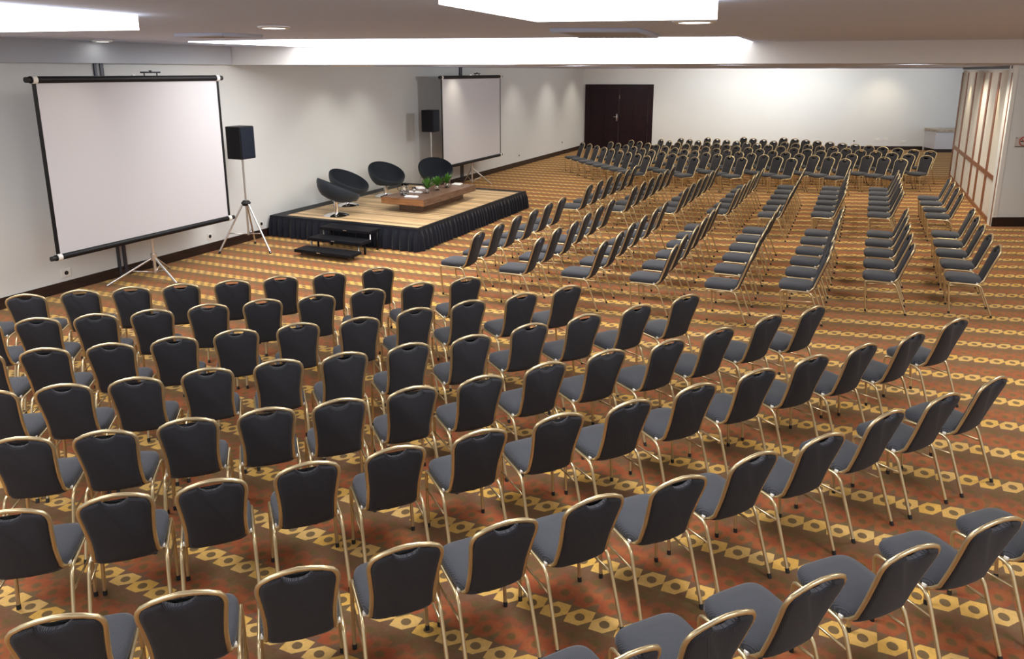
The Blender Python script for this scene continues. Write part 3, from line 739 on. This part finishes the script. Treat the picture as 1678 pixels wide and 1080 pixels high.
FAR = [[(-7.81,22.76,222),(-7.43,22.33,223),(-7.04,21.86,223),(-6.69,21.49,224),(-6.34,21.11,224),(-5.98,20.75,225),(-5.65,20.43,225),(-5.3,20.09,226),(-4.95,19.74,226)],
 [(-7.04,23.3,222),(-6.68,22.91,222),(-6.3,22.45,223),(-5.94,22.06,224),(-5.58,21.68,225),(-5.21,21.31,225),(-4.83,20.95,226),(-4.45,20.59,227),(-4.1,20.3,227),(-3.73,19.97,228)],
 [(-6.6,24.14,223),(-6.22,23.75,223),(-5.85,23.35,224),(-5.47,22.94,225),(-5.1,22.53,225),(-4.75,22.23,226),(-4.39,21.88,226),(-4.04,21.59,227),(-3.66,21.24,228),(-3.3,20.94,228),(-2.93,20.63,229),(-2.57,20.34,229)],
 [(-5.78,24.84,222),(-5.42,24.44,222),(-5.06,24.05,223),(-4.7,23.64,224),(-4.34,23.27,225),(-3.97,22.91,226),(-3.6,22.53,226),(-3.24,22.22,227),(-2.86,21.88,228),(-2.49,21.59,228),(-2.13,21.29,229),(-1.75,21.01,230),(-1.38,20.72,230)],
 [(-5.28,25.57,224),(-4.92,25.23,225),(-4.57,24.88,225),(-4.22,24.52,226),(-3.87,24.19,226),(-3.52,23.88,227),(-3.17,23.56,227),(-2.78,23.21,228),(-2.42,22.91,228),(-2.03,22.57,228),(-1.66,22.3,229),(-1.28,21.98,229),(-0.89,21.68,230),(-0.51,21.42,230),(-0.12,21.13,231)],
 [(-4.49,26.16,226),(-4.13,25.83,227),(-3.77,25.53,227),(-3.41,25.25,227),(-3.05,24.93,228),(-2.7,24.62,228),(-2.33,24.31,229),(-1.93,23.99,229),(-1.54,23.66,229),(-1.16,23.4,230),(-0.78,23.11,230),(-0.37,22.81,231),(0.03,22.52,231),(0.42,22.25,231),(0.81,22.0,232),(1.2,21.73,232)],
 [(-3.4,26.85,225),(-3.05,26.51,226),(-2.68,26.17,226),(-2.32,25.77,227),(-1.95,25.5,228),(-1.6,25.21,229),(-1.23,24.93,229),(-0.86,24.66,230),(-0.5,24.38,231),(-0.13,24.11,231),(0.25,23.85,232),(0.64,23.59,233),(1.04,23.34,233),(1.44,23.11,234),(1.85,22.87,234)],
 [(-2.14,27.21,229),(-1.76,26.94,230),(-1.4,26.66,230),(-1.03,26.39,230),(-0.65,26.12,231),(-0.28,25.85,231),(0.1,25.58,231),(0.48,25.32,232),(0.85,25.05,232),(1.24,24.79,232),(1.64,24.55,233),(2.05,24.32,233)]]

# ------------------------------------------------------------------ banquet chairs
def add_uv(o, ia, ib):
    me = o.data; uv = me.uv_layers.new(name='UVMap')
    for l in me.loops:
        c = me.vertices[l.vertex_index].co; uv.data[l.index].uv = (c[ia], c[ib])

def make_chair(label):
    """origin on the floor under the crest of the back; the chair faces +Y"""
    t = thing('banquet_chair', label, 'chair')
    # seat cushion: rounded trapezoid
    def outline(k, n=36):
        pts = []
        for j in range(n):
            a = 2 * PI * j / n; ca, sa = cos(a), sin(a)
            ex = 0.42
            x = math.copysign(abs(ca) ** ex, ca); y = math.copysign(abs(sa) ** ex, sa)
            w = 0.186 + 0.014 * (y + 1) / 2
            pts.append((x * w * k, 0.365 + y * 0.212 * (k if k > .5 else k)))
        return pts
    bm = bmesh.new(); prev = None; first = None
    for k, z in ((0.90, .415), (0.97, .422), (1.0, .438), (1.0, .456), (0.965, .474), (0.86, .486), (0.6, .494), (0.3, .497)):
        R_ = [bm.verts.new((x, y, z + (0.006 * (0.5 - abs(y - .365)) if z > .48 else 0))) for x, y in outline(k)]
        if prev:
            for j in range(len(R_)): bm.faces.new((prev[j], prev[(j + 1) % len(R_)], R_[(j + 1) % len(R_)], R_[j]))
        else: first = R_
        prev = R_
    bm.faces.new(prev); bm.faces.new(first[::-1])
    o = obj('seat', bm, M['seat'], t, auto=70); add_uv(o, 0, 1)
    # back line: (half width, z); y leans
    def by(z): return max(0.0, (0.919 - z)) * 0.345 + 0.0
    half = [(.160, .47), (.157, .54), (.158, .61), (.164, .68), (.171, .75), (.177, .80), (.177, .826), (.171, .851), (.156, .873), (.112, .896), (.058, .911)]
    fr = [(-x, z) for x, z in half] + [(0, .918)] + [(x, z) for x, z in half[::-1]]
    low = [(.163, .185, .438), (.166, .215, .421), (.170, .26, .414), (.172, .33, .413)]
    pts = [(-x, y, z) for x, y, z in low[::-1]] + [(x, by(z), z) for x, z in fr] + low
    bm = bmesh.new(); tube(bm, pts, .0135, 8, ry=.0115, up=Vector((0, 1, 0.3))); obj('back_frame', bm, M['gold'], t, auto=60)
    # back cushion with a half-moon hand hole at the top
    L = [(x - .008, z) for x, z in half[:9]] + [(.112, .882), (.073, .892), (.062, .882), (.048, .866), (.028, .855), (.010, .852)]
    out = [(x, z) for x, z in L] + [(-x, z) for x, z in L[::-1]]
    out += [(-.145, .445), (-.10, .428), (-.05, .419), (0, .416), (.05, .419), (.10, .428), (.145, .445)]
    cx, cz = 0.0, 0.66
    def ringat(off, ins):
        R_ = []
        m = len(out)
        for i, (x, z) in enumerate(out):
            a = Vector(out[i - 1]); b_ = Vector(out[(i + 1) % m]); tt = (b_ - a).normalized(); nn = Vector((-tt.y, tt.x))
            q = Vector((x, z)) + nn * ins
            R_.append(bm.verts.new((q.x, by(q.y) + off, q.y - off * 0.0)))
        return R_
    bm = bmesh.new()
    rings = [ringat(o_, i_) for o_, i_ in ((-.024, .022), (-.019, .009), (-.010, .001), (.012, .001), (.024, .010), (.030, .026))]
    for A, B in zip(rings[:-1], rings[1:]):
        for j in range(len(A)): bm.faces.new((A[j], A[(j + 1) % len(A)], B[(j + 1) % len(A)], B[j]))
    bm.faces.new(rings[0]); bm.faces.new(rings[-1][::-1])
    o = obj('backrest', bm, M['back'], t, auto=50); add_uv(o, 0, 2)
    # legs
    def leg(p):
        bm = bmesh.new(); p = [Vector(q) for q in p]
        e = p[-1] + (p[-2] - p[-1]).normalized() * .03
        tube(bm, p[:-1] + [e], .0115, 8); tube(bm, [e, p[-1]], .013, 8, 1)
        obj('leg', bm, [M['gold'], M['tip']], t, auto=60)
    for s in (-1, 1):
        leg([(s * .196, .47, .417)] + arc((s * .197, .505, .415), (s * .199, .545, .413), (s * .2, .54, .37), 4) + [(s * .206, .50, 0)])
        leg([(s * .196, .26, .417)] + arc((s * .197, .225, .415), (s * .199, .18, .405), (s * .2, .165, .36), 4) + [(s * .207, .02, 0)])
    bm = bmesh.new()
    for s in (-1, 1):
        tube(bm, [(s * .196, .25, .417), (s * .196, .48, .417)], .0115, 8)
    tube(bm, [(-.196, .46, .410), (.196, .46, .410)], .009, 6); tube(bm, [(-.196, .27, .410), (.196, .27, .410)], .009, 6)
    for s in (-1, 1): box(bm, (s * .182 - .008, .212, .420), (s * .182 + .008, .238, .440), 1, .004)
    obj('seat_frame', bm, [M['gold'], M['nylon']], t, auto=60)
    for s in (-1, 1):
        bm = bmesh.new(); tube(bm, [(s * .203, .523, .275), (s * .204, .135, .30)], .0075, 6); obj('stretcher', bm, M['gold'], t)
    return t

ORD = ['zeroth', 'first', 'second', 'third', 'fourth', 'fifth', 'sixth', 'seventh', 'eighth', 'ninth', 'tenth', 'eleventh', 'twelfth', 'thirteenth', 'fourteenth', 'fifteenth', 'sixteenth']
proto = None
def place(x, y, deg, label, group, skip=()):
    """deg = direction the chair faces"""
    global proto
    rz = rad(deg - 90)
    if proto is None:
        proto = make_chair(label); proto.location = (x, y, 0); proto.rotation_euler = (0, 0, rz); proto['group'] = group
        return proto
    return dup(proto, (x, y, 0), rz, label, group, skip)
rng = random.Random(3)
for i, (k, row) in enumerate(NEAR.items()):
    n = len(row)
    for j, (x, y, tang) in enumerate(row):
        if k == 'H': lab = 'grey banquet chair, back to us, %s from left in the lowest right row' % ORD[j + 1]
        else: lab = 'grey banquet chair, back to us, %s from right in %s row from big screen' % (ORD[n - j], ORD[i + 1])
        place(x, y, tang + 90 + rng.uniform(-2, 2), lab, 'banquet chairs in the near curved rows')
for k, row in SIDE.items():
    r = int(k[1])
    for j, (x, y) in enumerate(row):
        lab = 'grey chair facing stage, %s from near end, %s row from stage, %s cross aisle' % (ORD[j + 1], ORD[r], 'before' if k[0] == 'm' else 'beyond')
        place(x, y, 180 + rng.uniform(-1.5, 1.5), lab, 'banquet chairs facing the stage ' + ('before' if k[0] == 'm' else 'beyond') + ' the cross aisle')
for r, row in enumerate(FAR):
    for j, (x, y, deg) in enumerate(row):
        lab = 'small distant grey chair, %s from left in %s diagonal row before far wall' % (ORD[j + 1], ORD[r + 1])
        place(x, y, deg, lab, 'banquet chairs in the far diagonal rows', ('stretcher',))

# ------------------------------------------------------------------ lighting
def spot(x, y, z, tx, ty, tz, power, size=60, blend=0.6, col=(1, .93, .82), r=0.06):
    l = bpy.data.lights.new('spot', 'SPOT'); l.energy = power; l.spot_size = rad(size); l.spot_blend = blend; l.color = col; l.shadow_soft_size = r
    o = bpy.data.objects.new('spot', l); C.objects.link(o); o.location = (x, y, z)
    o.rotation_euler = (Vector((tx, ty, tz)) - Vector((x, y, z))).to_track_quat('-Z', 'Y').to_euler()
def area(x, y, z, sx, sy, power, col=(1, 1, 1)):
    l = bpy.data.lights.new('area', 'AREA'); l.shape = 'RECTANGLE'; l.size = sx; l.size_y = sy; l.energy = power; l.color = col
    o = bpy.data.objects.new('area', l); C.objects.link(o); o.location = (x, y, z)
# panel light thrown down by the boxes and the cove
area(-1.4, 4.1, ZU - .13, 1.0, 1.4, 100, (.97, .985, 1))
area(-7.0, 3.2, ZU - .13, 3.4, 1.2, 95, (.96, .98, 1))
area(-5.2, 9.9, ZU - .03, 6.5, 1.4, 150, (1, .985, .96))
# unseen panels added above the camera's end to light the near seats
area(2.8, 3.0, ZU - .13, 1.6, 1.6, 95, (1, .98, .95))
area(-3.5, .2, ZU - .13, 2.5, 1.2, 85, (.98, .98, 1))
area(3.6, 8.5, ZU - .03, 2.0, 1.6, 170, (1, .96, .9))
# unseen spots added below the lower ceiling to brighten the far hall
for x in (-7.0, -3.8, -0.6, 2.0):
    for y in (14.0, 17.6, 21.2, 24.8, 28.4):
        if x > 1.5 and y > 24: continue
        spot(x, y, ZL - .03, x, y, 0, 215, 155, 0.9, (1, .91, .74), .15)
# added spots without fixtures, filling the fronts of the far chairs
for x in (-8.2, -5.2, -2.2, 0.8):
    spot(x, 14.2, ZL - .06, x + .4, 25.0, 0.9, 330, 80, 1.0, (1, .96, .88), .15)
# wall washers along the left wall and the far wall
for y, p, c in ((4.6, 60, (1, .86, .68)), (12.9, 70, (1, .95, .84)), (14.2, 50, (1, .95, .84)), (17.3, 36, (1, .9, .7)), (22.6, 55, (1, .94, .84)), (25.6, 70, (1, .94, .8)), (28.2, 70, (1, .92, .74))):
    spot(XW + 1.3, y, ZL - .03, XW - .1, y, 1.0, p, 85, 1.0, c, .1)
for s, pw in ((2.6, 95), (5.0, 230), (7.0, 330), (9.0, 330), (11.2, 150), (13.4, 110)):
    p = far(s, 2.6, ZL - .03); q = far(s, -.1, 1.9); spot(p.x, p.y, p.z, q.x, q.y, q.z, pw, 120, 1.0, (1, .985, .94), .1)
p = far(11.9, 1.4, ZL - .03); q = far(11.9, -.1, 1.2); spot(p.x, p.y, p.z, q.x, q.y, q.z, 70, 95, 1.0, (1, .82, .55), .08)
for y, pw in ((12.5, 110), (16.5, 150), (20.5, 150), (24.5, 150), (27.5, 90)):  # added fill spots without fixtures, evening out the left wall
    spot(-5.6, y, ZL - .03, XW, y, 1.7, pw, 125, 1.0, (.97, .985, 1), .15)
for y in (19.3, 23.9):
    spot(2.75 - .35, y, ZL - .03, 2.78, y, 1.4, 60, 55, .7, (1, .80, .48), .05)
for y in (20.0, 24.0):
    spot(0.6, y, ZL - .05, 2.75, y, 1.4, 95, 110, 1.0, (1, .93, .84), .1)
spot(2.4, 13.5, ZL - .05, 4.2, 18.4, 1.6, 90, 100, 1.0, (1, .95, .88), .1)
spot(-8.0, 7.0, ZU - .03, -9.5, 6.5, 2.3, 40, 60, 1.0, (1, .88, .72), .1)

w = bpy.data.worlds.new('hall ambience'); bpy.context.scene.world = w; w.use_nodes = True
w.node_tree.nodes['Background'].inputs[0].default_value = (0.92, 0.95, 1.0, 1)
w.node_tree.nodes['Background'].inputs[1].default_value = 0.9
sc = bpy.context.scene
sc.view_settings.view_transform = 'Standard'
sc.view_settings.look = 'None'
sc.view_settings.exposure = 0.0
sc.cycles.use_denoising = True
sc.cycles.max_bounces = 8
sc.cycles.diffuse_bounces = 4
sc.cycles.sample_clamp_indirect = 6
